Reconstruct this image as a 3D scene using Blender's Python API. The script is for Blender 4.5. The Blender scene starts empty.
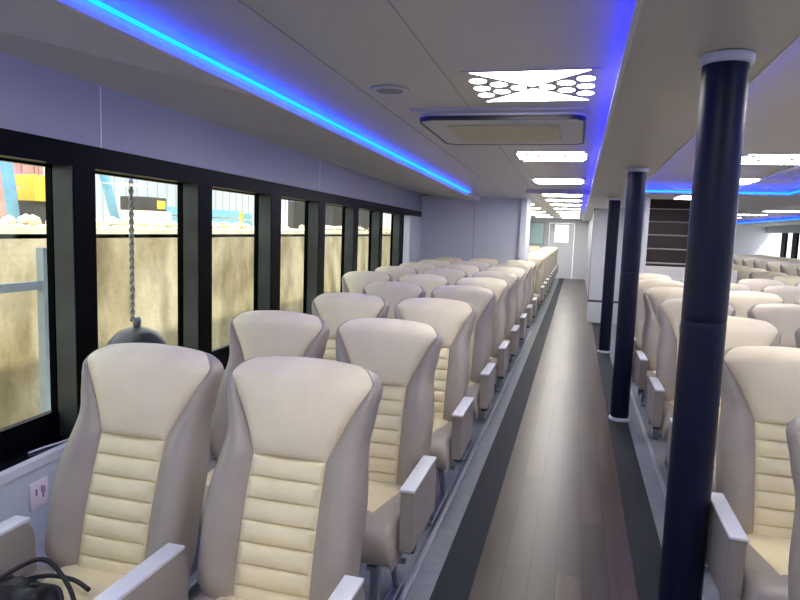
import bpy, bmesh, math, random
from mathutils import Matrix, Vector, noise
random.seed(7)
SC = bpy.context.scene
COL = SC.collection
PI = math.pi

# ------------------------------------------------------------------ materials
def lin(c):
    return tuple((x/255/12.92) if x/255 <= .04045 else ((x/255+.055)/1.055)**2.4 for x in c)

def mat(name, rgb, rough=.5, metal=0, var=0.0, vscale=8.0, bump=0.0, bscale=60.0, coat=0.0, spec=.5, stretch=None):
    m = bpy.data.materials.new(name); m.use_nodes = True
    nt = m.node_tree; b = nt.nodes['Principled BSDF']
    c = (*lin(rgb), 1)
    b.inputs['Base Color'].default_value = c
    b.inputs['Roughness'].default_value = rough
    b.inputs['Metallic'].default_value = metal
    b.inputs['Specular IOR Level'].default_value = spec
    if coat: b.inputs['Coat Weight'].default_value = coat; b.inputs['Coat Roughness'].default_value = .1
    if var or bump:
        tc = nt.nodes.new('ShaderNodeTexCoord'); mp = nt.nodes.new('ShaderNodeMapping')
        nt.links.new(tc.outputs['Object'], mp.inputs['Vector'])
        if stretch: mp.inputs['Scale'].default_value = stretch
    if var:
        n = nt.nodes.new('ShaderNodeTexNoise'); n.inputs['Scale'].default_value = vscale; n.inputs['Detail'].default_value = 4
        nt.links.new(mp.outputs[0], n.inputs['Vector'])
        r = nt.nodes.new('ShaderNodeValToRGB')
        r.color_ramp.elements[0].position = .3; r.color_ramp.elements[1].position = .7
        r.color_ramp.elements[0].color = tuple(max(0, x*(1-var)) for x in c[:3])+(1,)
        r.color_ramp.elements[1].color = tuple(min(1, x*(1+var)) for x in c[:3])+(1,)
        nt.links.new(n.outputs['Fac'], r.inputs['Fac']); nt.links.new(r.outputs[0], b.inputs['Base Color'])
    if bump:
        n2 = nt.nodes.new('ShaderNodeTexNoise'); n2.inputs['Scale'].default_value = bscale; n2.inputs['Detail'].default_value = 3
        nt.links.new(mp.outputs[0], n2.inputs['Vector'])
        bp = nt.nodes.new('ShaderNodeBump'); bp.inputs['Strength'].default_value = bump; bp.inputs['Distance'].default_value = .01
        nt.links.new(n2.outputs['Fac'], bp.inputs['Height']); nt.links.new(bp.outputs[0], b.inputs['Normal'])
    return m

def emit(name, rgb, strength):
    m = bpy.data.materials.new(name); m.use_nodes = True
    nt = m.node_tree; nt.nodes.clear()
    e = nt.nodes.new('ShaderNodeEmission'); o = nt.nodes.new('ShaderNodeOutputMaterial')
    e.inputs[0].default_value = (*rgb, 1); e.inputs[1].default_value = strength
    nt.links.new(e.outputs[0], o.inputs[0]); return m

def glass_mat(name, tint, refl=.05):
    m = bpy.data.materials.new(name); m.use_nodes = True
    nt = m.node_tree; nt.nodes.clear()
    t = nt.nodes.new('ShaderNodeBsdfTransparent'); g = nt.nodes.new('ShaderNodeBsdfGlossy')
    g.inputs['Roughness'].default_value = .02
    t.inputs[0].default_value = (*tint, 1)
    lw = nt.nodes.new('ShaderNodeLayerWeight'); lw.inputs[0].default_value = .5
    pw = nt.nodes.new('ShaderNodeMath'); pw.operation = 'POWER'; pw.inputs[1].default_value = 5
    nt.links.new(lw.outputs['Facing'], pw.inputs[0])
    fr = nt.nodes.new('ShaderNodeMath'); fr.operation = 'MULTIPLY_ADD'; fr.inputs[1].default_value = .45; fr.inputs[2].default_value = refl*.5
    nt.links.new(pw.outputs[0], fr.inputs[0])
    mx = nt.nodes.new('ShaderNodeMixShader'); o = nt.nodes.new('ShaderNodeOutputMaterial')
    nt.links.new(fr.outputs[0], mx.inputs[0]); nt.links.new(t.outputs[0], mx.inputs[1]); nt.links.new(g.outputs[0], mx.inputs[2])
    nt.links.new(mx.outputs[0], o.inputs[0]); return m

def wood_floor():
    m = bpy.data.materials.new('aisle_planks'); m.use_nodes = True
    nt = m.node_tree; b = nt.nodes['Principled BSDF']
    tc = nt.nodes.new('ShaderNodeTexCoord'); mp = nt.nodes.new('ShaderNodeMapping')
    mp.inputs['Rotation'].default_value = (0, 0, PI/2)
    nt.links.new(tc.outputs['Object'], mp.inputs[0])
    br = nt.nodes.new('ShaderNodeTexBrick')
    br.inputs['Color1'].default_value = (*lin((84, 64, 58)), 1); br.inputs['Color2'].default_value = (*lin((60, 50, 52)), 1)
    br.inputs['Mortar'].default_value = (*lin((40, 32, 32)), 1)
    br.inputs['Scale'].default_value = 1; br.inputs['Mortar Size'].default_value = .0025
    br.inputs['Brick Width'].default_value = 1.2; br.inputs['Row Height'].default_value = .12
    nt.links.new(mp.outputs[0], br.inputs['Vector'])
    mp2 = nt.nodes.new('ShaderNodeMapping'); mp2.inputs['Scale'].default_value = (12, .7, 1)
    nt.links.new(tc.outputs['Object'], mp2.inputs[0])
    n = nt.nodes.new('ShaderNodeTexNoise'); n.inputs['Scale'].default_value = 1.6; n.inputs['Detail'].default_value = 3
    nt.links.new(mp2.outputs[0], n.inputs['Vector'])
    mx = nt.nodes.new('ShaderNodeMix'); mx.data_type = 'RGBA'; mx.blend_type = 'OVERLAY'; mx.inputs[0].default_value = .6
    nt.links.new(br.outputs[0], mx.inputs[6]); nt.links.new(n.outputs['Fac'], mx.inputs[7])
    hs = nt.nodes.new('ShaderNodeHueSaturation'); hs.inputs['Saturation'].default_value = .85
    nt.links.new(mx.outputs[2], hs.inputs['Color'])
    nt.links.new(hs.outputs[0], b.inputs['Base Color'])
    rr = nt.nodes.new('ShaderNodeMapRange'); rr.inputs['To Min'].default_value = .28; rr.inputs['To Max'].default_value = .33
    rr.inputs['From Min'].default_value = .3; rr.inputs['From Max'].default_value = .7
    nt.links.new(n.outputs['Fac'], rr.inputs['Value']); nt.links.new(rr.outputs[0], b.inputs['Roughness'])
    b.inputs['Specular IOR Level'].default_value = .32
    return m

def concrete_mat():
    m = bpy.data.materials.new('quay_concrete'); m.use_nodes = True
    nt = m.node_tree; b = nt.nodes['Principled BSDF']
    tc = nt.nodes.new('ShaderNodeTexCoord')
    def noise_(sc, st, det=6):
        mp = nt.nodes.new('ShaderNodeMapping'); mp.inputs['Scale'].default_value = st
        nt.links.new(tc.outputs['Object'], mp.inputs[0])
        n = nt.nodes.new('ShaderNodeTexNoise'); n.inputs['Scale'].default_value = sc; n.inputs['Detail'].default_value = det
        nt.links.new(mp.outputs[0], n.inputs['Vector']); return n
    a = noise_(1.6, (1, 1, .6)); c = noise_(2.0, (1, 1.5, .7)); d = noise_(22, (1, 1, 1))
    r1 = nt.nodes.new('ShaderNodeValToRGB')
    r1.color_ramp.elements[0].position = .32; r1.color_ramp.elements[0].color = (*lin((150, 132, 92)), 1)
    r1.color_ramp.elements[1].position = .66; r1.color_ramp.elements[1].color = (*lin((212, 199, 166)), 1)
    nt.links.new(a.outputs['Fac'], r1.inputs['Fac'])
    r2 = nt.nodes.new('ShaderNodeValToRGB')
    r2.color_ramp.elements[0].position = .34; r2.color_ramp.elements[0].color = (.42, .40, .36, 1)
    r2.color_ramp.elements[1].position = .56; r2.color_ramp.elements[1].color = (1, 1, 1, 1)
    nt.links.new(c.outputs['Fac'], r2.inputs['Fac'])
    mx = nt.nodes.new('ShaderNodeMix'); mx.data_type = 'RGBA'; mx.blend_type = 'MULTIPLY'; mx.inputs[0].default_value = .75
    nt.links.new(r1.outputs[0], mx.inputs[6]); nt.links.new(r2.outputs[0], mx.inputs[7])
    r3 = nt.nodes.new('ShaderNodeValToRGB')
    r3.color_ramp.elements[0].color = (.62, .60, .56, 1); r3.color_ramp.elements[1].position = .6; r3.color_ramp.elements[1].color = (1, 1, 1, 1)
    nt.links.new(d.outputs['Fac'], r3.inputs['Fac'])
    mx2 = nt.nodes.new('ShaderNodeMix'); mx2.data_type = 'RGBA'; mx2.blend_type = 'MULTIPLY'; mx2.inputs[0].default_value = .6
    nt.links.new(mx.outputs[2], mx2.inputs[6]); nt.links.new(r3.outputs[0], mx2.inputs[7])
    nt.links.new(mx2.outputs[2], b.inputs['Base Color'])
    b.inputs['Roughness'].default_value = .9
    bp = nt.nodes.new('ShaderNodeBump'); bp.inputs['Strength'].default_value = .25; bp.inputs['Distance'].default_value = .02
    nt.links.new(d.outputs['Fac'], bp.inputs['Height']); nt.links.new(bp.outputs[0], b.inputs['Normal'])
    return m

CREAM = mat('cream_leather', (234, 222, 192), .42, var=.05, vscale=9, bump=.12, bscale=220)
CREAM2 = mat('cream_quilted_leather', (236, 223, 182), .42, var=.04, vscale=12, bump=.12, bscale=220)
TAUPE = mat('taupe_leather', (160, 151, 140), .40, var=.07, vscale=7, bump=.25, bscale=26)
ARM = mat('armrest_panel', (152, 145, 138), .38, var=.03)
CAP = mat('armrest_top_pale', (214, 216, 222), .3)
LEVER = mat('dark_plastic', (38, 40, 46), .4)
STEEL = mat('brushed_steel', (150, 156, 166), .34, metal=.85, var=.05, vscale=20)
CEIL = mat('ceiling_panel_grey', (200, 198, 194), .38, var=.015, vscale=3)
SOFF = mat('soffit_grey', (196, 193, 187), .5, var=.02, vscale=2)
WHITE = mat('white_panel', (214, 217, 226), .32, var=.015, vscale=2)
UPW = mat('upper_wall_panel_dimmed', (146, 148, 166), .35, var=.015, vscale=2)  # white panel; its dim, blue-tinted lighting is put into the base colour
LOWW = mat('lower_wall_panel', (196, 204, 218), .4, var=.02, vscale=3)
BLACK = mat('gloss_black_trim', (4, 5, 8), .3, spec=.03)
JAMB = mat('dark_grey_jamb', (74, 78, 72), .3, var=.4, vscale=3, spec=.25)
LEDGE = mat('black_ledge', (16, 18, 28), .25, var=.1)
NAVY = mat('navy_paint', (15, 20, 46), .42, var=.06, vscale=5, spec=.25)
STRIP = mat('dark_border_vinyl', (28, 34, 46), .6, spec=.2, var=.14, vscale=26, stretch=(3, .5, 1))
GREYF = mat('grey_deck_vinyl', (122, 127, 138), .45, var=.1, vscale=14)
WOOD = wood_floor()
STAIRM = mat('dark_brown_tread', (48, 30, 26), .35, var=.2, vscale=10)
NOSE = mat('pale_nosing', (196, 190, 190), .4)
GLASS = glass_mat('window_glass', (.93, .96, .95))
PANEL = emit('light_panel', (1, .965, .89), 14.0)
LEDB = emit('blue_led', (.001, .04, 1.0), 13.0)
LEDH = emit('blue_led_deep', (.002, .004, 1.0), 7.0)
LEDP = emit('blue_led_purple', (.05, .04, 1.0), 16.0)
DAYPANE = glass_mat('end_glass', (.95, .97, .97))
CONC = concrete_mat()
ACW = mat('cassette_white', (196, 196, 200), .4)
ACG = mat('cassette_grille_beige', (196, 190, 166), .5)
ROPE = mat('grey_rope', (168, 166, 158), .8, var=.2, vscale=40)
RUB = mat('fender_rubber', (40, 44, 58), .28, var=.1)
BAGM = mat('black_nylon', (18, 18, 22), .6, var=.3, vscale=30, bump=.4, bscale=40)
BLUEP = mat('blue_painted_steel', (112, 164, 200), .5, var=.1)
YELP = mat('yellow_paint', (216, 178, 70), .5, var=.06)
CYANP = mat('cyan_sheet', (120, 170, 186), .6, var=.15)
HOARD = mat('pale_hoarding', (168, 176, 182), .6, var=.08, vscale=5, stretch=(1, 6, .2))
REDP = mat('faded_red_container', (166, 128, 122), .6, var=.1)
DARKM = mat('dark_machine', (60, 58, 58), .6, var=.15)
QTOP = mat('quay_top', (222, 214, 190), .9, var=.12, vscale=4)
POLEM = mat('pale_metal_post', (170, 180, 180), .45, var=.1)
RAIL = mat('aluminium_rail', (170, 174, 186), .35, metal=.4)
SOCK = mat('socket_white', (232, 222, 236), .35)
SOCKD = mat('socket_slots', (150, 120, 150), .5)

# ------------------------------------------------------------------ mesh helpers
def obj(name, bm, m, parent=None, smooth=False, angle=None):
    me = bpy.data.meshes.new(name); bmesh.ops.recalc_face_normals(bm, faces=bm.faces)
    bm.to_mesh(me); bm.free()
    me.materials.append(m)
    if smooth:
        for p in me.polygons: p.use_smooth = True
        if angle: me.set_sharp_from_angle(angle=angle)
    o = bpy.data.objects.new(name, me); COL.objects.link(o)
    if parent: o.parent = parent
    return o

def empty(name, loc=(0, 0, 0)):
    o = bpy.data.objects.new(name, None); COL.objects.link(o); o.location = loc; o.empty_display_size = .1; return o

def tag(o, label, cat, group=None, kind=None):
    o['label'] = label; o['category'] = cat
    if group: o['group'] = group
    if kind: o['kind'] = kind
    return o

def struct(o):
    o['kind'] = 'structure'; return o

def add_box(bm, x0, x1, y0, y1, z0, z1, bev=0, seg=2, M=None):
    r = bmesh.ops.create_cube(bm, size=1)
    vs = r['verts']
    for v in vs:
        v.co = Vector((x0+(v.co.x+.5)*(x1-x0), y0+(v.co.y+.5)*(y1-y0), z0+(v.co.z+.5)*(z1-z0)))
    if bev:
        es = list({e for v in vs for e in v.link_edges})
        rr = bmesh.ops.bevel(bm, geom=es, offset=bev, segments=seg, affect='EDGES', profile=.5)
        vs = list({v for f in rr['faces'] for v in f.verts} | {v for v in vs if v.is_valid})
    if M is not None:
        for v in vs: v.co = M @ v.co
    return vs

def box(name, m, x0, x1, y0, y1, z0, z1, parent=None, bev=0, seg=2):
    bm = bmesh.new(); add_box(bm, x0, x1, y0, y1, z0, z1, bev, seg)
    return obj(name, bm, m, parent, smooth=bool(bev), angle=.6)

def add_hex(bm, pts):
    """eight corners: four below, four above, same order"""
    v = [bm.verts.new(p) for p in pts]
    for f in ((0, 3, 2, 1), (4, 5, 6, 7), (0, 1, 5, 4), (1, 2, 6, 5), (2, 3, 7, 6), (3, 0, 4, 7)):
        bm.faces.new([v[i] for i in f])

def add_tube(bm, pts, r, n=10, closed_caps=True):
    rings = []
    pts = [Vector(p) for p in pts]
    up = None
    for i, p in enumerate(pts):
        d = (pts[min(i+1, len(pts)-1)]-pts[max(i-1, 0)]).normalized()
        if up is None:
            up = Vector((0, 0, 1)) if abs(d.z) < .9 else Vector((1, 0, 0))
        s = d.cross(up).normalized(); up = s.cross(d).normalized()
        rr = r[i] if isinstance(r, (list, tuple)) else r
        rings.append([bm.verts.new(p+rr*(math.cos(2*PI*k/n)*s+math.sin(2*PI*k/n)*up)) for k in range(n)])
    for a, b in zip(rings, rings[1:]):
        for k in range(n): bm.faces.new((a[k], a[(k+1) % n], b[(k+1) % n], b[k]))
    if closed_caps:
        bm.faces.new(rings[0][::-1]); bm.faces.new(rings[-1])

def add_lathe(bm, prof, n=28, c=(0, 0)):
    rings = []
    for r, z in prof:
        rings.append([bm.verts.new((c[0]+r*math.cos(2*PI*k/n), c[1]+r*math.sin(2*PI*k/n), z)) for k in range(n)])
    for a, b in zip(rings, rings[1:]):
        for k in range(n): bm.faces.new((a[k], a[(k+1) % n], b[(k+1) % n], b[k]))
    bm.faces.new(rings[0][::-1]); bm.faces.new(rings[-1])

def interp(tab, x):
    if x <= tab[0][0]: return tab[0][1]
    for (a, u), (b, w) in zip(tab, tab[1:]):
        if x <= b:
            t = (x-a)/(b-a); t = t*t*(3-2*t) ; return u+(w-u)*t
    return tab[-1][1]

def sst(a, b, x):
    t = max(0, min(1, (x-a)/(b-a))); return t*t*(3-2*t)

# ------------------------------------------------------------------ camera
CAMH = 1.6
R = [[0.9641283653091539, 0.06187665881726559, -0.25812356401520226],
     [0.26321488417273936, -0.09731928285590316, 0.9598160667202567],
     [0.03426981114960985, -0.9933278594089789, -0.11011513867650374]]
cd = bpy.data.cameras.new('camera'); cam = bpy.data.objects.new('camera', cd); COL.objects.link(cam)
cd.sensor_width = 36; cd.lens = 36*646.49/800; cd.clip_start = .05; cd.clip_end = 300
cam.matrix_world = Matrix(((R[0][0], -R[0][1], -R[0][2], 0), (R[1][0], -R[1][1], -R[1][2], 0), (R[2][0], -R[2][1], -R[2][2], CAMH), (0, 0, 0, 1)))
SC.camera = cam

# ------------------------------------------------------------------ room shell
YB, YE = -3.0, 24.0            # wall behind the camera, far end wall
def cz(y): return 2.2815-.0192*min(y, 10.7)
def wx(y): return -1.875-.0741*(min(y, 10.7)-1.6)
def zcor(y): return 2.136+.006*(min(y, 10.7)-1.6)
SX = 6.05                      # starboard wall
YC = [YB, -1, 1, 3, 5, 7, 9, 10.7, 13, 17, YE]

def strip(name, m, x0f, x1f, z0f, z1f, ys, th=.03, parent=None):
    """ceiling/soffit slab with thickness running along the ship"""
    bm = bmesh.new()
    rows = []
    for y in ys:
        rows.append([bm.verts.new((x0f(y), y, z0f(y))), bm.verts.new((x1f(y), y, z1f(y))),
                     bm.verts.new((x1f(y), y, z1f(y)+th)), bm.verts.new((x0f(y), y, z0f(y)+th))])
    for a, b in zip(rows, rows[1:]):
        for k in range(4): bm.faces.new((a[k], a[(k+1) % 4], b[(k+1) % 4], b[k]))
    bm.faces.new(rows[0]); bm.faces.new(rows[-1])
    return obj(name, bm, m, parent)
def K(v): return lambda y: v
TR = .07
def ct(y): return cz(y)+TR
def sub(a, b): return [a]+[y for y in YC if a < y < b]+[b]

# floors
struct(box('floor', GREYF, -2.75, SX+.15, YB, YE, -.06, 0))
struct(box('floor', WOOD, -.36, .36, YB, YE, -.002, .006))
struct(box('trim_1', STRIP, -.52, -.36, YB, YE, -.002, .007))
struct(box('trim_2', STRIP, .36, .52, YB, YE, -.002, .007))
struct(box('trim_3', RAIL, -.645, -.62, YB, 10.6, 0, .018, bev=.004))
struct(box('trim_4', RAIL, -1.58, -1.53, YB, 10.6, 0, .018, bev=.004))
struct(box('trim_5', RAIL, .62, .645, YB, 8.6, 0, .018, bev=.004))
struct(box('trim_6', RAIL, 2.50, 2.55, YB, 8.6, 0, .018, bev=.004))
# second aisle on the far side
struct(box('floor', WOOD, 3.1, 3.85, YB, YE, -.002, .006))

# ceilings
LX, RX = -1.572, .132
struct(strip('ceiling', SOFF, lambda y: wx(y)-.02, K(LX), zcor, cz, YC))
struct(strip('ceiling', CEIL, K(LX-.03), K(RX+.07), ct, ct, YC))
struct(strip('ceiling', SOFF, K(RX), K(.63), cz, cz, sub(YB, 8.3)))
struct(strip('ceiling', CEIL, K(.56), K(2.33), ct, ct, sub(YB, 8.4)))
struct(strip('ceiling', SOFF, K(2.3), K(2.8), cz, cz, sub(YB, 8.3)))
struct(strip('ceiling', SOFF, K(RX), K(2.8), cz, cz, sub(8.3, 9.3)))
struct(strip('ceiling', SOFF, K(RX), K(.88), cz, cz, sub(9.3, 12.5)))
struct(strip('ceiling', SOFF, K(1.88), K(2.8), cz, cz, sub(9.3, 12.5)))
struct(strip('ceiling', SOFF, K(RX), K(2.8), cz, cz, sub(12.5, YE)))
struct(strip('ceiling', CEIL, K(2.78), K(4.53), ct, ct, YC))
struct(strip('ceiling', SOFF, K(4.5), K(SX+.05), cz, cz, YC))
struct(box('ceiling', SOFF, -2.62, SX+.4, YB-.1, YE+.1, 3.2, 3.25))     # unseen slab overhead, added to keep sky light from leaking in
# risers of the trays
def riser(name, x, y0, y1, th=.02):
    return struct(strip(name, WHITE, K(x-th/2), K(x+th/2), lambda y: cz(y)+.004, lambda y: cz(y)+.004, sub(y0, y1), TR+.012))
riser('trim_7', LX-.006, YB, YE)
riser('trim_8', RX+.008, YB, YE, .012)
riser('trim_10', .57, YB, 8.4, .015)
riser('trim_12', 2.31, YB, 8.4, .02)
struct(box('trim_13', WHITE, .56, 2.33, 8.31, 8.33, cz(8.3)-.004, cz(8.3)+TR+.03))
riser('trim_14', 4.51, YB, YE, .02)
riser('trim_15', 2.79, YB, YE, .02)
# pale upstand on the lips that hide the light strips
struct(strip('trim_9', WHITE, K(RX-.016), K(RX+.002), lambda y: cz(y)-.008, lambda y: cz(y)-.008, YC, .008))
struct(strip('trim_11', WHITE, K(.624), K(.636), lambda y: cz(y)-.004, lambda y: cz(y)-.004, sub(YB, 8.3), .034))

# seam lines of the ceiling panels
for n, x in ((16, -.62), (17, -1.1)):
    struct(strip('trim_%d' % n, mat('panel_joint', (150, 149, 147), .6), K(x-.002), K(x+.002), lambda y: ct(y)-.0015, lambda y: ct(y)-.0015, YC, .004))
struct(box('trim_18', SOFF, -.70, RX, 8.95, 9.05, ct(9)-.05, ct(9)+.01))

# LED strips
def led(name, m, x, y0, y1, w, h, dz, label):
    return tag(strip(name, m, K(x-w/2), K(x+w/2), lambda y: cz(y)+dz, lambda y: cz(y)+dz, sub(y0, y1), h), label, 'light strip', 'blue light strips in the ceiling')
led('light_strip', LEDB, LX+.024, YB+.05, 9.4, .010, .014, .040, 'bright cyan-blue light strip along the ceiling edge above the quayside windows')
led('light_strip', LEDH, RX-.004, YB+.05, 16, .008, .022, .008, 'deep blue light strip tucked behind the ceiling lip above the planked aisle')
led('light_strip', LEDP, .612, YB+.05, 8.25, .012, .006, .032, 'purple-blue light strip in the ceiling recess edge beside the navy columns')
led('light_strip', LEDB, 2.294, YB+.05, 8.28, .014, .014, .012, 'blue light strip along the far long side of the centre ceiling recess')
led('light_strip', LEDB, 4.494, YB+.05, YE-.1, .014, .014, .006, 'blue light strip along the ceiling above the far right windows')
o = box('light_strip', LEDB, .64, 2.285, 8.29, 8.305, cz(8.3)+.012, cz(8.3)+.028)
tag(o, 'blue light strip across the end of the centre ceiling recess above the staircase', 'light strip', 'blue light strips in the ceiling')

# ------------------------------------------------------------------ port wall with windows
ZL, ZT = .70, 1.89      # ledge, top of the black band
GR = .10                # recess of the glass
def wseg(name, m, z0f, z1f, ys, off0=0.0, off1=0.08, parent=None):
    bm = bmesh.new(); rows = []
    for y in ys:
        a, b = wx(y)-off0, wx(y)-off1
        rows.append([bm.verts.new((a, y, z0f(y))), bm.verts.new((a, y, z1f(y))), bm.verts.new((b, y, z1f(y))), bm.verts.new((b, y, z0f(y)))])
    for p, q in zip(rows, rows[1:]):
        for k in range(4): bm.faces.new((p[k], p[(k+1) % 4], q[(k+1) % 4], q[k]))
    bm.faces.new(rows[0]); bm.faces.new(rows[-1])
    return obj(name, bm, m, parent)
struct(wseg('wall_left', LOWW, K(-.05), K(ZL-.035), YC, 0, GR+.03))
struct(wseg('trim_20', WHITE, K(ZL-.035), K(ZL), sub(YB, 10.7), -.012, .02))
struct(wseg('trim_21', LEDGE, K(ZL-.03), K(ZL-.002), sub(YB, YE), .02, GR+.03))
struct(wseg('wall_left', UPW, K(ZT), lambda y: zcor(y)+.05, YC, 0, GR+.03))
struct(wseg('trim_22', BLACK, K(1.80), K(ZT), YC, .004, GR+.03))       # header
struct(wseg('trim_23', BLACK, K(ZL-.004), K(.80), YC, GR-.01, GR+.03))  # bottom frame of the glazing
piers = [(-1.05, -.87), (-.01, .17), (1.08, 1.21), (2.14, 2.27), (3.13, 3.28), (4.15, 4.33), (5.20, 5.38), (6.35, 6.53), (7.53, 7.71), (8.82, 9.02)]
for y in range(11, 24):
    piers.append((y+.05, y+.3))
n = 30
# solid stretch at the bulkhead
struct(wseg('trim_24', WHITE, K(ZL), K(1.80), [9.62, 10.7, 11.06], -.002, GR+.03))
def pier(nm, y0, y1):
    e = struct(wseg(nm, BLACK, K(ZL-.004), K(1.802), [y0, y1], 0, GR+.03))
    # reveal facing the window, grey, with a slim black frame edge
    bm = bmesh.new()
    add_hex(bm, [(wx(y0)-.004, y0-.006, ZL-.003), (wx(y0)-.004, y0+.002, ZL-.003), (wx(y0)-GR+.005, y0+.002, ZL-.003), (wx(y0)-GR+.005, y0-.006, ZL-.003),
                 (wx(y0)-.004, y0-.006, 1.80), (wx(y0)-.004, y0+.002, 1.80), (wx(y0)-GR+.005, y0+.002, 1.80), (wx(y0)-GR+.005, y0-.006, 1.80)])
    obj('reveal', bm, JAMB, e)
for i, (y0, y1) in enumerate(piers): pier('trim_%d' % (n+i), y0, y1)
bounds = sorted(piers); wi = 1
edges = [(YB, YB)]+bounds
for (a0, a1), (b0, b1) in zip(edges, edges[1:]):
    if b0-a1 < .2: continue
    y0, y1 = a1, b0
    if y0 < 9.62 < y1: y1 = 9.62
    nm = 'window_%d' % wi; wi += 1
    bm = bmesh.new()
    fw = .008
    def fr(ya, yb, za, zb):
        add_hex(bm, [(wx(ya)-GR, ya, za), (wx(yb)-GR, yb, za), (wx(yb)-GR-.03, yb, za), (wx(ya)-GR-.03, ya, za),
                     (wx(ya)-GR, ya, zb), (wx(yb)-GR, yb, zb), (wx(yb)-GR-.03, yb, zb), (wx(ya)-GR-.03, ya, zb)])
    fr(y0, y0+fw, .80, 1.80); fr(y1-fw, y1, .80, 1.80); fr(y0+fw, y1-fw, .80, .80+fw); fr(y0+fw, y1-fw, 1.80-fw, 1.80)
    w = struct(obj(nm, bm, BLACK))
    bm = bmesh.new()
    ya, yb = y0+fw*.5, y1-fw*.5
    add_hex(bm, [(wx(ya)-GR-.012, ya, .81), (wx(yb)-GR-.012, yb, .81), (wx(yb)-GR-.018, yb, .81), (wx(ya)-GR-.018, ya, .81),
                 (wx(ya)-GR-.012, ya, 1.79), (wx(yb)-GR-.012, yb, 1.79), (wx(yb)-GR-.018, yb, 1.79), (wx(ya)-GR-.018, ya, 1.79)])
    obj('pane', bm, GLASS, w)
# vertical joint in the white band above the windows
for i, y in enumerate((2.31, 5.2, 8.1)):
    struct(wseg('trim_%d' % (60+i), mat('joint_light', (232, 234, 244), .4), K(ZT), lambda y: zcor(y), [y-.003, y+.003], -.002, .01))
struct(box('wall_back', WHITE, -2.4, SX+.2, YB-.06, YB, -.05, 3.2))

# ------------------------------------------------------------------ starboard wall
struct(box('wall_right', WHITE, SX, SX+.15, YB, YE, -.05, .78))
struct(box('wall_right', WHITE, SX, SX+.15, YB, YE, 1.86, 3.2))
for i in range(26):
    y0 = YB+i*1.04
    if i < 25:
        nm = 'window_%d' % (40+i)
        w = struct(box(nm, BLACK, SX+.02, SX+.08, y0+.0, min(y0+.42, YE), .78, 1.86))
        bm = bmesh.new(); add_box(bm, SX+.05, SX+.056, y0+.42, min(y0+1.04, YE), .78, 1.86)
        obj('pane', bm, GLASS, w)

# far end wall with door
struct(box('wall_front', WHITE, -2.75, -.98, YE, YE+.06, -.05, 3.2))
struct(box('wall_front', WHITE, -.10, SX+.15, YE, YE+.06, -.05, 3.2))
struct(box('wall_front', WHITE, -.98, -.10, YE, YE+.06, 1.98, 3.2))
d = struct(box('door_1', mat('door_pale', (226, 230, 238), .4), -.97, -.78, YE+.0, YE+.05, 0, 1.97))
bm = bmesh.new(); add_box(bm, -.30, -.11, YE, YE+.05, 0, 1.97); add_box(bm, -.78, -.30, YE, YE+.05, 0, 1.30); add_box(bm, -.78, -.30, YE, YE+.05, 1.92, 1.97)
obj('door_leaf', bm, d.data.materials[0], d)
obj('pane', (lambda b: (add_box(b, -.78, -.30, YE+.02, YE+.03, 1.30, 1.92), b)[1])(bmesh.new()), DAYPANE, d)
bm = bmesh.new(); add_tube(bm, [(-.84, YE-.03, .98), (-.84, YE-.03, 1.1)], .012); add_tube(bm, [(-.84, YE-.03, 1.04), (-.84, YE+.01, 1.04)], .01)
obj('handle', bm, STEEL, d)
# frosted window left of the end door
w = struct(box('window_70', mat('end_window_frame', (170, 176, 186), .4), -1.86, -1.14, YE-.02, YE+.0, 1.18, 2.0))
box('pane', mat('frosted_teal_pane', (200, 232, 234), .3), -1.82, -1.18, YE-.03, YE-.019, 1.22, 1.96, w)

# bulkheads
struct(box('wall_bulkhead', WHITE, -2.75, -.90, 10.7, 11.5, 0, ct(10.7)+.01))
struct(box('trim_71', mat('post_white', (236, 238, 244), .35), -.90, -.80, 10.62, 11.55, 0, ct(10.7)+.01, bev=.01))
struct(box('trim_72', mat('joint_grey', (150, 150, 168), .5), -1.66, -1.652, 10.697, 10.702, 0, 2.0))
struct(box('wall_bulkhead', WHITE, .27, 1.42, 12.3, 13.0, .42, cz(12)+.03))
struct(box('trim_73', mat('joint_dark', (70, 72, 84), .5), .262, 1.42, 12.29, 13.0, .38, .42))
struct(box('trim_74', WHITE, .28, 1.42, 12.26, 13.0, 0, .38))
# corridor wall running aft from the bulkhead on the right
struct(box('wall_corridor', WHITE, .36, .42, 13.0, YE, 0, cz(20)+.03))
struct(box('trim_75', mat('joint_dark', (70, 72, 84), .5), .262, .27, 12.29, 12.32, .42, cz(12)))

# ------------------------------------------------------------------ columns
def column(x, y, label):
    t = empty('column', (x, y, 0)); tag(t, label, 'column', 'navy columns beside the aisle', 'thing')
    zt = cz(y)
    bm = bmesh.new(); r = .076
    add_lathe(bm, [(r, .03), (r, .1), (r, 1.28), (r, 1.301), (r-.0012, 1.303), (r-.0012, 1.307), (r, 1.309), (r, 1.33), (r, zt-.1), (r, zt-.028)], 36)
    obj('shaft', bm, NAVY, t, True, .6)
    bm = bmesh.new(); add_lathe(bm, [(r+.004, zt-.035), (r+.012, zt-.03), (r+.014, zt-.004), (r+.01, zt-.001)], 36); obj('top_collar', bm, WHITE, t, True, .6)
    bm = bmesh.new(); add_lathe(bm, [(r+.014, .007), (r+.014, .02), (r+.008, .034), (r-.002, .036)], 36); obj('base_collar', bm, WHITE, t, True, .6)
column(.46, 2.527, 'navy round column closest to the camera, standing on the dark floor border')
column(.452, 5.83, 'navy round column in the middle of the three along the aisle')
column(.455, 9.2, 'navy round column farthest from the camera, near the staircase')

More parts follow.
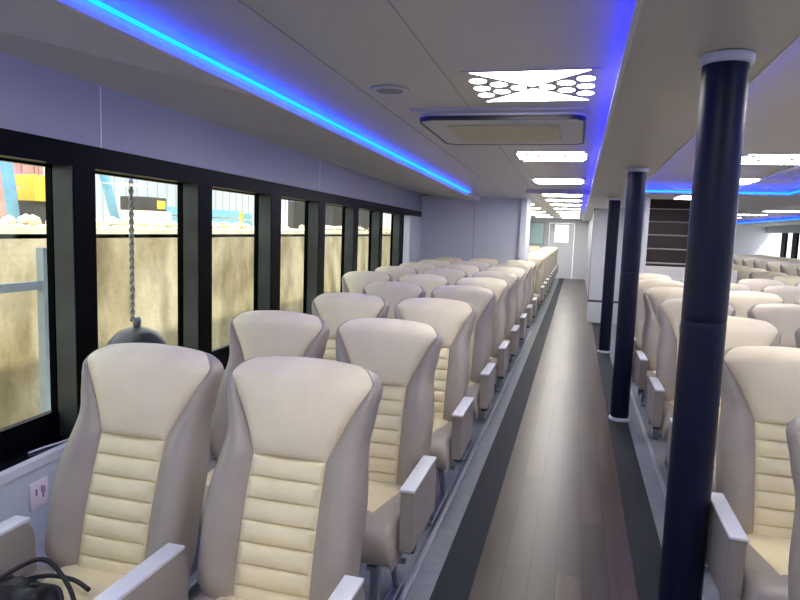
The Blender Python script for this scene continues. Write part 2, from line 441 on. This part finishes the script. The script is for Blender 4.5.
# ------------------------------------------------------------------ seats
WT = [(.40, .225), (.55, .243), (.74, .247), (.93, .230), (1.03, .246), (1.12, .257), (1.2, .257)]
def back_parts():
    ZH = .887                                    # seam between quilted panel and headrest
    levels = []                                  # (z, groove, pillow)
    z0, nch = .455, 7
    levels.append((.40, 0)); levels.append((.43, 0))
    for c in range(nch):
        p = (ZH-z0)/nch
        for f, g in ((0, .010), (.06, .0015), (.17, -.003), (.5, -.006), (.83, -.003), (.94, .0015)):
            levels.append((z0+(c+f)*p, g))
    levels.append((ZH, .010)); levels.append((ZH+.008, .002)); levels.append((ZH+.025, -.004))
    for z in (.94, .97, 1.0, 1.03, 1.06, 1.09, 1.125): levels.append((z, -.008))
    RT = .05
    tops = [(1.125+RT*math.sin(a), RT*(1-math.cos(a))) for a in [PI/2*k/7 for k in range(1, 8)]]
    lv = [(z, g, 0, 0) for z, g in levels]+[(z, -.008, ins, k/7) for k, (z, ins) in enumerate(tops, 1)]
    ub = [0, .18, .36, .55, .72, .84, .93, 1.0]      # across a side bolster
    uc = [-1, -.94, -.8, -.6, -.35, -.12, .12, .35, .6, .8, .94, 1]
    cols = [-1-u for u in ub[::-1][:-1]]+uc+[1+u for u in ub[1:]]   # |c|<=1 centre, beyond = bolster
    nf = len(cols)
    bm = bmesh.new(); F = []; B = []
    for z, g, ins, tt in lv:
        w = interp(WT, z)-ins*1.25
        b = .122 if z <= ZH else .122+(.246-.122)*((z-ZH)/.27)**1.05
        b = min(b, w-.014)
        if z > ZH and ins > 0: b = min(b, w-.010)
        f0 = .425+(z-.45)*.30-.018*math.sin(min(1, max(0, (z-.45)/.5))*PI)-.012*sst(.95, 1.12, z)
        th = .135-.03*sst(.8, 1.1, z)
        bol = .050*sst(.42, .55, z)*(1-.55*sst(.80, 1.0, z))
        fr, bk = [], []
        for c in cols:
            ac = abs(c); s = 1 if c > 0 else -1
            x = b*c if ac <= 1 else s*(b+(w-b)*(ac-1))
            ax = abs(x); rr = .05
            y = f0+ins*1.15
            if ac >= 1:
                y -= bol*math.sin(min(1, (ac-1)/.62)*PI/2)
            if ac > 1 and ax > w-rr:
                q = (ax-(w-rr))/rr; y += (rr+.012)*(1-math.sqrt(max(0, 1-q*q)))
            if ac <= 1:
                if z <= ZH: y += g*(1-(ac**8)) + (.006 if ac > .97 else 0) - .002*(1-ac*ac)
                else: y += (g if g > 0 else g*(1-ac**4)) + (.006 if ac > .97 else 0) - (.012*(1-ac*ac) if tt == 0 else .012*(1-ac*ac)*(1-tt)) - .020*(1-ac**6)*math.sin(PI*min(1, max(0, (z-ZH)/.27))**.8)
            yb = f0+th-ins*.85
            if ax > w-.045:
                q = (ax-(w-.045))/.045; yb -= .045*(1-math.sqrt(max(0, 1-q*q)))
            if yb < y+.002: m_ = (y+yb)/2; y, yb = m_-.001, m_+.001
            dz = -.030*(x/.257)**2*sst(.95, 1.14, z)
            fr.append(bm.verts.new((x, y, z+dz))); bk.append(bm.verts.new((x, yb, z+dz)))
        F.append(fr); B.append(bk)
    reg = {'backrest': [], 'headrest': [], 'quilted_panel': []}
    ci0 = cols.index(-1); ci1 = cols.index(1)
    for i in range(len(lv)-1):
        zmid = (lv[i][0]+lv[i+1][0])/2
        for j in range(nf-1):
            centre = ci0 <= j < ci1
            r_ = 'backrest'
            if centre: r_ = 'headrest' if zmid > ZH else ('quilted_panel' if zmid > .455 else 'backrest')
            reg[r_].append((F[i][j], F[i][j+1], F[i+1][j+1], F[i+1][j]))
            rb = 'headrest' if (centre and zmid > 1.06) else 'backrest'
            reg[rb].append((B[i][j+1], B[i][j], B[i+1][j], B[i+1][j+1]))
        reg['backrest'].append((B[i][0], F[i][0], F[i+1][0], B[i+1][0]))
        reg['backrest'].append((F[i][-1], B[i][-1], B[i+1][-1], F[i+1][-1]))
    for j in range(nf-1):
        reg['headrest' if ci0 <= j < ci1 else 'backrest'].append((F[-1][j], F[-1][j+1], B[-1][j+1], B[-1][j]))
        reg['backrest'].append((F[0][j+1], F[0][j], B[0][j], B[0][j+1]))
    out = {}
    for k, fs in reg.items():
        b2 = bmesh.new(); mp = {}
        for f in fs:
            vs = []
            for v in f:
                if v not in mp: mp[v] = b2.verts.new(v.co)
                vs.append(mp[v])
            b2.faces.new(vs)
        out[k] = b2
    bm.free()
    return out

def cushion_parts():
    path = [(.03, .345, 0), (-.03, .35, 0), (-.052, .365, 0), (-.062, .40, 0), (-.060, .44, 0), (-.048, .468, 0), (-.02, .486, 0), (.03, .494, 0),
            (.10, .494, 1), (.18, .490, 1), (.26, .486, 1), (.34, .482, 1), (.42, .480, 1), (.47, .478, 1), (.49, .465, 0), (.49, .35, 0)]
    ub = [0, .3, .6, .8, .92, 1.0]; uc = [-1, -.93, -.7, -.35, 0, .35, .7, .93, 1]
    cols = [-1-u for u in ub[::-1][:-1]]+uc+[1+u for u in ub[1:]]
    ci0, ci1 = cols.index(-1), cols.index(1)
    bm = bmesh.new(); G = []
    w = .247
    for (y, z, top) in path:
        b = .115+.05*sst(.02, .45, y)
        row = []
        for c in cols:
            ac = abs(c); s = 1 if c > 0 else -1
            x = b*c if ac <= 1 else s*(b+(w-b)*(ac-1))
            zz = z
            if top:
                if ac <= 1: zz += (.004*(1-ac**4) - (.004 if ac > .97 else 0))
            if z > .36 and abs(x) > w-.04:
                q = (abs(x)-(w-.04))/.04; zz -= min(.05, z-.35)*(1-math.sqrt(max(0, 1-q*q)))
            row.append(bm.verts.new((x, y, zz)))
        G.append(row)
    reg = {'seat_cushion': [], 'cushion_panel': []}
    for i in range(len(path)-1):
        for j in range(len(cols)-1):
            k = 'cushion_panel' if (path[i][2] and path[i+1][2] and ci0 <= j < ci1) else 'seat_cushion'
            reg[k].append((G[i][j], G[i][j+1], G[i+1][j+1], G[i+1][j]))
    reg['seat_cushion'].append([r[0] for r in G]); reg['seat_cushion'].append([r[-1] for r in G][::-1])
    reg['seat_cushion'] += [(G[0][j+1], G[0][j], G[-1][j], G[-1][j+1]) for j in range(len(cols)-1)]
    out = {}
    for k, fs in reg.items():
        b2 = bmesh.new(); mp = {}
        for f in fs:
            vs = []
            for v in f:
                if v not in mp: mp[v] = b2.verts.new(v.co)
                vs.append(mp[v])
            b2.faces.new(vs)
        out[k] = b2
    bm.free(); return out

def arm_bm(cx):
    bm = bmesh.new()
    # side outline of the panel, rounded at the rear top and rear bottom
    pts = [(.004, .402), (.004, .634), (.35, .634)]
    for k in range(1, 6):
        a = PI/2*k/5; pts.append((.35+.05*math.sin(a), .584+.05*math.cos(a)))
    pts += [(.405, .46)]
    for k in range(1, 5):
        a = PI/2*k/4; pts.append((.355+.05*math.cos(a), .45-.048*math.sin(a)))
    hw = .026
    L = [bm.verts.new((cx-hw, y, z)) for y, z in pts]; Rr = [bm.verts.new((cx+hw, y, z)) for y, z in pts]
    n = len(pts)
    fa = bm.faces.new(L); fb = bm.faces.new(Rr[::-1])
    for k in range(n): bm.faces.new((L[k], Rr[k], Rr[(k+1) % n], L[(k+1) % n]))
    bmesh.ops.bevel(bm, geom=list(fa.edges)+list(fb.edges), offset=.004, segments=2, affect='EDGES')
    return bm
def cap_bm(cx):
    bm = bmesh.new(); add_box(bm, cx-.029, cx+.029, -.003, .385, .632, .645, .004, 2); return bm
def lever_bm(cx):
    bm = bmesh.new()
    add_box(bm, cx-.018, cx+.022, .05, .10, .372, .404, .006, 2)
    return bm
def pivot_bm(cx):
    bm = bmesh.new(); add_box(bm, cx-.012, cx+.018, .22, .26, .380, .404, .006, 2); return bm
def leg_bm(x):
    bm = bmesh.new()
    add_box(bm, x-.02, x+.02, .00, .46, .02, .036, .004, 1)
    add_box(bm, x-.016, x+.016, .06, .10, .03, .32, .004, 1, Matrix.Translation((0, -.02, 0)))
    add_tube(bm, [(x, .40, .03), (x, .24, .31)], .016, 8)
    add_box(bm, x-.02, x+.02, .0, .44, .305, .325, .003, 1)
    return bm
def frame_bm(sides):
    bm = bmesh.new()
    add_tube(bm, [(-.24, .06, .335), (.24, .06, .335)], .014, 8)
    add_tube(bm, [(-.24, .40, .335), (.24, .40, .335)], .014, 8)
    for s in sides:                        # brackets carrying the armrests and the back hinges
        add_box(bm, s*.262-.006, s*.262+.006, .12, .44, .33, .42, .002, 1)
        add_box(bm, s*.236, s*.268, .05, .07, .328, .345)
        add_box(bm, s*.236, s*.268, .39, .41, .328, .345)
    return bm

def make_seat(arms):
    t = empty('ferry_seat')
    bp = back_parts(); cp = cushion_parts()
    back = obj('backrest', bp['backrest'], TAUPE, t, True, 1.2)
    obj('headrest', bp['headrest'], CREAM, back, True, 1.4)['label'] = 'cream headrest pad'
    obj('quilted_panel', bp['quilted_panel'], CREAM2, back, True, 1.4)['label'] = 'cream back panel with horizontal channels'
    cu = obj('seat_cushion', cp['seat_cushion'], TAUPE, t, True, 1.0)
    obj('cushion_panel', cp['cushion_panel'], CREAM2, cu, True, 1.4)['label'] = 'cream centre of the seat cushion'
    for cx in arms:
        a = obj('armrest', arm_bm(cx), ARM, t, True, .5)
        obj('armrest_top', cap_bm(cx), CAP, a, True, .5)['label'] = 'pale armrest top'
        obj('recline_lever', lever_bm(cx), LEVER, a, True, .5); obj('pivot_cover', pivot_bm(cx), LEVER, a, True, .5)
    for x in (-.15, .15): obj('leg', leg_bm(x), STEEL, t, True, .5)
    obj('base_frame', frame_bm([1 if a > 0 else -1 for a in arms]), STEEL, t, True, .5)
    return t

def dup(root):
    r = root.copy(); COL.objects.link(r)
    for ch in root.children:
        c = ch.copy(); COL.objects.link(c); c.parent = r; c.matrix_parent_inverse = ch.matrix_parent_inverse
        for g in ch.children:
            d_ = g.copy(); COL.objects.link(d_); d_.parent = c
    return r
ORD = ['zeroth', 'first', 'second', 'third', 'fourth', 'fifth', 'sixth', 'seventh', 'eighth', 'ninth', 'tenth', 'eleventh', 'twelfth']
AL, AR = -.28, .28
protos = {}
def seat(kind, x, y, label, group):
    if kind not in protos:
        t = make_seat({'L': (AL,), 'R': (AR,), 'B': (AL, AR)}[kind]); protos[kind] = t
    else:
        t = dup(protos[kind])
    t.location = (x, y, 0)
    return tag(t, label, 'seat', group)
PITCH = 1.034
def ya(k): return 2.221+PITCH*(k-2)
# block by the quayside windows
for k in range(1, 10):
    xs = [-.825, -1.385]+([-1.945] if k >= 5 else [])
    for i, x in enumerate(xs):
        pos = ['beside the planked aisle', 'beside the windows' if k < 5 else 'between two others', 'beside the windows'][i]
        seat('B' if (i == 1 and k < 5) else 'R', x+(.012 if k == 1 else 0), ya(k)+(.03 if k == 1 else 0), 'cream and taupe seat %s, left block, %s row from camera' % (pos, ORD[k]), 'seats in the left block')
# rows behind the white bulkhead
for k in range(1, 11):
    y = 11.75+PITCH*(k-1)
    for i, x in enumerate((-.825, -1.385)):
        seat('R', x, y, 'cream seat %s, left side beyond the white bulkhead, %s row there' % (['at the aisle', 'one in from the aisle'][i], ORD[k]), 'seats beyond the white bulkhead')
# centre block
CX = [.845, 1.435, 2.025, 2.615]
for k in range(1, 8):
    for i, x in enumerate(CX):
        if k == 1 and i > 0: continue
        if k == 2 and i > 1: continue
        if k == 3 and i > 2: continue
        pos = ['beside the columns', 'second in from the columns', 'third in from the columns', 'fourth in from the columns'][i]
        seat('B' if i == 3 else 'L', x-(.02 if k == 1 else 0), ya(k)+(.02 if k == 1 else 0), 'cream and taupe seat %s, centre block, %s row from camera' % (pos, ORD[k]), 'seats in the centre block')
for k in range(8, 13):
    seat('B', 2.64, ya(k), 'cream seat right of the staircase, single file, %s row from camera' % ORD[k], 'single seats beside the staircase')
# far block along the other windows
for k in range(1, 11):
    y = 11.9+PITCH*(k-1)
    for i, x in enumerate((4.25, 4.83, 5.41)):
        seat('L' if i < 2 else 'B', x, y, 'distant cream seat %s, far right block, %s row of those in view' % (['at its aisle end', 'in its middle', 'beside the far windows'][i], ORD[k]), 'seats in the far right block')

# ------------------------------------------------------------------ staircase
st = empty('staircase', (1.39, 8.9, 0))
tag(st, 'dark brown staircase with pale nosings rising behind the centre seats', 'stairs')
RI, RU, NS = .205, .235, 13
for i in range(NS):
    bm = bmesh.new(); y = 0+i*RU
    add_box(bm, -.41, .41, y, y+RU+.02, i*RI+(.0 if i == 0 else -.03), (i+1)*RI)
    s = obj('step', bm, STAIRM, st)
    bm = bmesh.new(); add_box(bm, -.41, .41, y-.012, y+.03, (i+1)*RI-.014, (i+1)*RI+.004, .003, 1)
    obj('nosing', bm, NOSE, s)['label'] = 'pale nosing'
for x in (-.47, .42):
    bm = bmesh.new()
    v = [(0, 0), (0, .36), ((NS-1)*RU, NS*RI+.14), (NS*RU, NS*RI+.14), (NS*RU, NS*RI-.25), (.3, 0)]
    a = [bm.verts.new((x, y, z)) for y, z in v]; b = [bm.verts.new((x+.05, y, z)) for y, z in v]
    bm.faces.new(a); bm.faces.new(b[::-1])
    for k in range(len(v)): bm.faces.new((a[k], b[k], b[(k+1) % len(v)], a[(k+1) % len(v)]))
    obj('stringer', bm, WHITE, st)
# stairwell walls above and the low screen in front
struct(box('wall_stair', WHITE, .83, .88, 8.95, 12.5, 0, cz(10)+.02))
struct(box('wall_stair', WHITE, 1.87, 1.91, 8.95, 12.5, 0, cz(10)+.02))
struct(box('wall_screen', mat('screen_cream', (222, 220, 212), .45), .84, 1.92, 8.72, 8.78, 0, 1.235))

# ------------------------------------------------------------------ ceiling lights
def light_bms(s):
    """square lattice light: two lit triangles and two groups of round openings"""
    d = bmesh.new(); g = .045*s; h = .5*s
    for sg in (1, -1):
        p = [(-h+g*1.2, sg*h), (h-g*1.2, sg*h), (0, sg*g*.8)]
        a = [d.verts.new((x, y, -.0006)) for x, y in p]; b = [d.verts.new((x, y, .004)) for x, y in p]
        d.faces.new(a); d.faces.new(b[::-1])
        for k in range(3): d.faces.new((a[k], b[k], b[(k+1) % 3], a[(k+1) % 3]))
    for sg in (1, -1):
        for col, n in ((0, 3), (1, 2), (2, 1)):
            x = sg*(h-.085*s-col*.15*s); r = (.086, .080, .074)[col]*s
            for q in range(n):
                y = (q-(n-1)/2)*.245*s
                if col == 0: r_x, r_y = .068*s, .074*s
                else: r_x, r_y = r-.012*s, .074*s
                ring = [(x+r_x*math.cos(2*PI*t/20), y+r_y*math.sin(2*PI*t/20)) for t in range(20)]
                a = [d.verts.new((u, v, -.0006)) for u, v in ring]; b = [d.verts.new((u, v, .004)) for u, v in ring]
                d.faces.new(a); d.faces.new(b[::-1])
                for k in range(20): d.faces.new((a[k], b[k], b[(k+1) % 20], a[(k+1) % 20]))
    f = bmesh.new(); add_box(f, -h-.02*s, h+.02*s, -h-.015*s, h+.015*s, .0, .012)
    return f, d
lp = None
def ceil_light(x, y, z, label, s=.58):
    global lp
    if lp is None:
        t = empty('ceiling_light'); f, d = light_bms(.58)
        obj('frame', f, CEIL, t); obj('diffuser', d, PANEL, t); lp = t
    else: t = dup(lp)
    t.location = (x, y, z-.006); t.rotation_euler = (math.atan(-.0192) if y < 10.7 else 0, 0, 0)
    return tag(t, label, 'ceiling light', 'lattice ceiling lights')
A = 'square lattice ceiling light above the aisle, %s'
for y, w in ((.9, 'just overhead of the camera'), (-1.4, 'behind the camera'), (3.2, 'in front of the air conditioner'),
             (5.63, 'first beyond the air conditioner'), (7.75, 'second beyond the air conditioner'), (9.75, 'first past the ceiling beam'),
             (10.95, 'second past the ceiling beam'), (12.6, 'third past the ceiling beam'), (14.6, 'fourth past the ceiling beam'), (16.6, 'fifth past the ceiling beam'), (18.6, 'sixth past the ceiling beam'), (20.6, 'seventh past the ceiling beam'), (22.6, 'last one at the end door')):
    ceil_light(-.245, y, ct(y), A % w)
for y in (12.6, 14.6, 17.0, 19.5, 22.3): ceil_light(-1.1, y, ct(y), 'square lattice ceiling light over the seats beyond the white bulkhead, %s' % {12.6: 'first', 14.6: 'second', 17.0: 'third', 19.5: 'fourth', 22.3: 'last'}[y])
B_ = 'square lattice ceiling light in the recess over the centre seats, %s'
for y, w in ((-1.4, 'behind the camera'), (1.2, 'out beside the camera'), (3.3, 'third from the staircase'), (5.75, 'second from the staircase'), (7.5, 'closest to the staircase')):
    ceil_light(1.46, y, ct(y), B_ % w)
ceil_light(1.45, 8.86, cz(8.9), 'ceiling light close in front of the staircase')
C_ = 'ceiling light over the far right aisle, %s'
for y, w in ((1, 'level with the camera'), (5, 'second one'), (8.5, 'third one'), (11, 'fourth one'), (13.2, 'fifth one'), (15.4, 'sixth one'), (17.6, 'seventh one'), (19.8, 'eighth one'), (22.4, 'last one')):
    ceil_light(3.55, y, ct(y), C_ % w)

# ------------------------------------------------------------------ air conditioner cassette, speaker, vent
def rrect(hx, hy, r, n=6):
    p = []
    for cx, cy, a0 in ((hx-r, hy-r, 0), (-hx+r, hy-r, PI/2), (-hx+r, -hy+r, PI), (hx-r, -hy+r, 1.5*PI)):
        for k in range(n+1):
            a = a0+PI/2*k/n; p.append((cx+r*math.cos(a), cy+r*math.sin(a)))
    return p
def slab(name, outl, z0, z1, m, parent, hole=None):
    bm = bmesh.new(); n = len(outl)
    a = [bm.verts.new((x, y, z0)) for x, y in outl]; b = [bm.verts.new((x, y, z1)) for x, y in outl]
    for k in range(n): bm.faces.new((a[k], a[(k+1) % n], b[(k+1) % n], b[k]))
    if hole:
        c = [bm.verts.new((x, y, z0)) for x, y in hole]; d = [bm.verts.new((x, y, z1)) for x, y in hole]
        for k in range(n):
            q = (k+1) % n
            bm.faces.new((c[q], c[k], d[k], d[q])); bm.faces.new((a[k], c[k], c[q], a[q])); bm.faces.new((b[q], d[q], d[k], b[k]))
    else:
        bm.faces.new(a[::-1]); bm.faces.new(b)
    return obj(name, bm, m, parent, True, .5)
ac = empty('air_conditioner', (-.47, 4.22, ct(4.22))); ac.rotation_euler = (math.atan(-.0192), 0, 0)
tag(ac, 'white ceiling air conditioner cassette with a dark rounded slot', 'air conditioner')
slab('fascia', rrect(.50, .55, .02), -.012, .005, ACW, ac)
slab('body', rrect(.475, .47, .10), -.048, -.01, ACW, ac)
slab('air_slot', rrect(.478, .474, .10), -.051, -.026, LEVER, ac, rrect(.464, .46, .09))
slab('grille', rrect(.33, .30, .02), -.056, -.045, ACG, ac)
sp = empty('ceiling_speaker', (-.95, 3.2, ct(3.2))); tag(sp, 'round flush speaker in the grey ceiling left of the lattice light', 'speaker')
bm = bmesh.new(); add_lathe(bm, [(.10, .0), (.10, -.006), (.088, -.010)], 28); obj('rim', bm, CEIL, sp, True, .5)
bm = bmesh.new(); add_lathe(bm, [(.086, -.002), (.086, -.008), (.06, -.011)], 28); obj('speaker_grille', bm, mat('speaker_mesh', (150, 150, 152), .6, bump=.5, bscale=400), sp, True, .5)
gr = empty('ceiling_grille', (2.0, 6.7, ct(6.7))); tag(gr, 'pale perforated ceiling grille in the recess over the centre seats', 'vent')
slab('frame', rrect(.29, .58, .01), -.014, .004, WHITE, gr, rrect(.26, .55, .01))
bm = bmesh.new()
for i in range(7): add_box(bm, -.26+i*.0803, -.22+i*.0803, -.55, .55, -.010, .002)
for i in range(9): add_box(bm, -.26, .26, -.55+i*.13, -.51+i*.13, -.011, .002)
obj('lattice', bm, mat('chrome_lattice', (205, 205, 206), .25, metal=.5), gr)

# ------------------------------------------------------------------ small things inside
so = empty('power_socket', (wx(1.905), 1.905, .562)); so.rotation_euler = (0, 0, math.atan(.0741))
tag(so, 'white double power socket on the pale wall under the window ledge', 'socket')
box('plate', SOCK, 0, .010, -.045, .045, -.052, .052, so, bev=.003)
bm = bmesh.new()
for y, z in ((-.018, .012), (.010, .018), (.016, -.006), (.022, .012)): add_box(bm, .008, .012, y-.004, y+.004, z-.012, z+.012)
obj('slots', bm, SOCKD, so)
bm = bmesh.new(); P = [(wx(2.0)-.055, 1.93, .704), (wx(2.05)-.045, 2.0, .704), (wx(2.1)-.03, 2.06, .704), (wx(2.2)-.012, 2.16, .704)]
add_tube(bm, P, .004, 6); tag(obj('cable', bm, CAP), 'thin white cable lying on the black window ledge', 'cable')
# crumpled black bag with straps on the first window seat
bag = empty('bag', (-1.45, 1.34, .502)); tag(bag, 'crumpled black bag with straps on the seat beside the windows, first row', 'bag')
bm = bmesh.new(); bmesh.ops.create_icosphere(bm, subdivisions=4, radius=1)
for v in bm.verts:
    nn = noise.noise(v.co*2.3)*.30+noise.noise(v.co*5.5)*.14
    v.co = Vector((v.co.x*.125*(1+nn), v.co.y*.11*(1+nn), max(-.0, (v.co.z*.055+.02)*(1+1.2*nn))))
obj('pouch', bm, BAGM, bag, True)
for k, pts in enumerate(([(-.10, .02, .05), (-.02, .13, .095), (.08, .12, .06), (.17, .06, .012), (.19, -.04, .010)], [(.02, .06, .06), (.10, .08, .05), (.16, .0, .012), (.12, -.11, .010)], [(-.13, .02, .02), (-.06, .17, .012), (.04, .19, .012), (.13, .16, .012)])):
    bm = bmesh.new()
    sp_ = []
    for i in range(len(pts)-1):
        a, b = Vector(pts[i]), Vector(pts[i+1])
        p0 = Vector(pts[max(i-1, 0)]); p3 = Vector(pts[min(i+2, len(pts)-1)])
        for q in range(8):
            t = q/8
            sp_.append(.5*((2*a)+(-p0+b)*t+(2*p0-5*a+4*b-p3)*t*t+(-p0+3*a-3*b+p3)*t**3))
    sp_.append(Vector(pts[-1])); add_tube(bm, sp_, .007, 8)
    for v in bm.verts: v.co.z = max(v.co.z, .002)
    obj('strap', bm, BAGM, bag, True)

# ------------------------------------------------------------------ outside: the quay
QX = -4.6
struct(box('quay_wall', CONC, QX-1.2, QX, -6, 60, -3, 1.44))
struct(box('ground', QTOP, -40, QX-.0, -10, 90, 1.40, 1.50))
struct(box('water', mat('harbour_water', (60, 74, 72), .15), QX, -2.8, -10, 90, -3.2, -1.6))
# fender with its rope
fe = empty('fender', (-2.55, 3.34, -.17)); tag(fe, 'dark round rubber fender hanging outside the second window', 'fender')
bm = bmesh.new(); add_lathe(bm, [(.03, 1.12), (.05, 1.115), (.11, 1.09), (.165, 1.03), (.19, .95), (.19, .86), (.165, .78), (.11, .72), (.03, .69)], 28); obj('body', bm, RUB, fe, True)
bm = bmesh.new(); add_lathe(bm, [(.02, 1.10), (.026, 1.16), (.02, 1.18)], 12); obj('eye', bm, STEEL, fe, True)
bm = bmesh.new()
for s in (0, PI):
    add_tube(bm, [(-2.55+.008*math.cos(z*70+s), 3.30+.008*math.sin(z*70+s), .99+z) for z in [i*.012 for i in range(125)]], .008, 6)
tag(obj('rope', bm, ROPE, None, True), 'grey twisted rope holding the dark fender outside the second window', 'rope')
# post and rail outside the first window
la = empty('metal_rack', (-3.6, 3.72, 0)); tag(la, 'pale metal post frame standing outside the first window', 'frame')
bm = bmesh.new(); add_box(bm, -.03, .03, -.03, .03, -2, 1.38); obj('post', bm, POLEM, la)
bm = bmesh.new(); add_box(bm, -.02, .02, -1.2, -.031, 1.09, 1.15); obj('rail', bm, POLEM, la)

def pole(name, m, pts, r, label, cat):
    bm = bmesh.new(); add_tube(bm, pts, r, 12); return tag(obj(name, bm, m, None, True), label, cat)

pole('pipe', BLUEP, [(-6.5, 6.1, 4.2), (-6.5, 6.2, 2.26), (-6.5, 6.30, 1.5)], .07, 'upright blue pipe on the quay behind the first window', 'pipe')
pole('pipe', BLUEP, [(-6.5, 7.45, 3.4), (-6.5, 7.82, 2.25), (-6.5, 8.1, 1.5)], .065, 'leaning blue pipe on the quay behind the second window', 'pipe')
pole('pipe', CYANP, [(-7.6, 17.2, 1.5), (-7.8, 17.6, 4.0)], .16, 'cyan pipe standing on the quay behind the fourth window', 'pipe')
yb = empty('utility_box', (-6.6, 6.68, 1.5)); tag(yb, 'yellow box on dark legs on the quay behind the first window', 'box')
box('case', YELP, -.2, .2, -.16, .16, .28, .60, yb, bev=.02); box('stand', DARKM, -.15, .15, -.13, .13, 0, .285, yb)
mc = empty('generator', (-7.0, 9.4, 1.5)); tag(mc, 'dark machine with a yellow panel on the quay behind the second window', 'machine')
box('body', DARKM, -.25, .25, -.3, .25, .24, .47, mc, bev=.02); box('panel', YELP, .24, .26, -.02, .2, .28, .42, mc, bev=.004); box('skid', QTOP, -.3, .3, -.35, .3, 0, .245, mc)
ct_ = empty('container', (-10.2, 9.0, 1.5)); tag(ct_, 'faded red shipping container behind the yellow box on the quay', 'container')
bm = bmesh.new()
for i in range(20): add_box(bm, -.03, .05 if i % 2 else .02, -1.5+i*.15, -1.35+i*.15, .05, 2.5)
add_box(bm, -2.4, -.02, -1.5, 1.5, .02, 2.55); obj('shell', bm, REDP, ct_)
bm = bmesh.new()
for y in (-1.5, 1.42): add_box(bm, -.05, .08, y, y+.1, 0, 2.6)
obj('corner_post', bm, REDP, ct_)
ho = empty('hoarding', (-10.5, 19.0, 1.5)); tag(ho, 'pale corrugated hoarding standing far back on the quay', 'fence')
bm = bmesh.new()
for i in range(100): add_box(bm, -.04, .03 if i % 2 else 0, -7+i*.2, -6.8+i*.2, 0, 2.6)
obj('sheeting', bm, HOARD, ho)
for i, y in enumerate((-6.5, -1, 4.5, 10)): box('post', DARKM, -.2, -.04, y, y+.1, 0, 2.7, ho)
hw = [(-8.4, 13.4, .0, YELP, 'yellow'), (-8.8, 14.6, .0, CYANP, 'cyan'), (-7.4, 11.4, 0, BLUEP, 'blue'), (-7.2, 21.5, 0, CYANP, 'pale cyan')]
for x, y, z, m_, c in hw:
    e = empty('beam_stack', (x, y, 1.5)); tag(e, 'stack of %s steel beams lying on the quay' % c, 'beams')
    for q in range(3):
        for r_ in range(2): box('beam', m_, -.3+q*.2, -.14+q*.2, -1.4, 1.4, .02+r_*.18, .17+r_*.18, e)
# rubble along the quay edge
bm = bmesh.new()
for i in range(260):
    x, y = random.uniform(-5.3, -4.75), random.uniform(4, 40); r_ = random.uniform(.03, .085)
    rr = bmesh.ops.create_icosphere(bm, subdivisions=1, radius=r_)
    for v in rr['verts']: v.co = Vector((x+v.co.x*random.uniform(.8, 1.3), y+v.co.y*random.uniform(.8, 1.4), 1.5+r_*.8+v.co.z*random.uniform(.5, .8)))
o = obj('rubble', bm, QTOP); o['kind'] = 'stuff'; o['label'] = 'pale broken concrete rubble along the quay edge'; o['category'] = 'rubble'
# dark shed and pale hull farther along the quay, seen through the far windows
sh = empty('quay_shed', (-6.3, 16.0, 1.5)); tag(sh, 'dark grey shed on the quay behind the sixth window', 'shed')
box('walls', DARKM, -.9, .9, -.6, .8, 0, 1.5, sh); box('roof', STEEL, -1.0, 1.0, -.7, .9, 1.5, 1.58, sh)

# ------------------------------------------------------------------ light and view
w = bpy.data.worlds.new('sky'); SC.world = w; w.use_nodes = True
nt = w.node_tree; bg = nt.nodes['Background']
sk = nt.nodes.new('ShaderNodeTexSky'); sk.sky_type = 'NISHITA'; sk.sun_disc = False
sk.sun_elevation = math.radians(48); sk.sun_rotation = math.radians(70); sk.air_density = 1.0; sk.dust_density = 3.0
mxs = nt.nodes.new('ShaderNodeMix'); mxs.data_type = 'RGBA'; mxs.inputs[0].default_value = .8
mxs.inputs[7].default_value = (6.9, 7.0, 6.9, 1)
nt.links.new(sk.outputs[0], mxs.inputs[6]); nt.links.new(mxs.outputs[2], bg.inputs[0]); bg.inputs[1].default_value = .22
sd = bpy.data.lights.new('sun', 'SUN'); sd.energy = 3.1; sd.angle = .02; sd.color = (1, .95, .84)
so_ = bpy.data.objects.new('sun', sd); COL.objects.link(so_)
v = Vector((-.62, .30, -.92)); so_.rotation_euler = v.to_track_quat('-Z', 'Y').to_euler(); so_.location = (4, -2, 12)
vs = SC.view_settings; vs.view_transform = 'Standard'; vs.look = 'None'; vs.exposure = .78; vs.gamma = 1; vs.use_curve_mapping = False
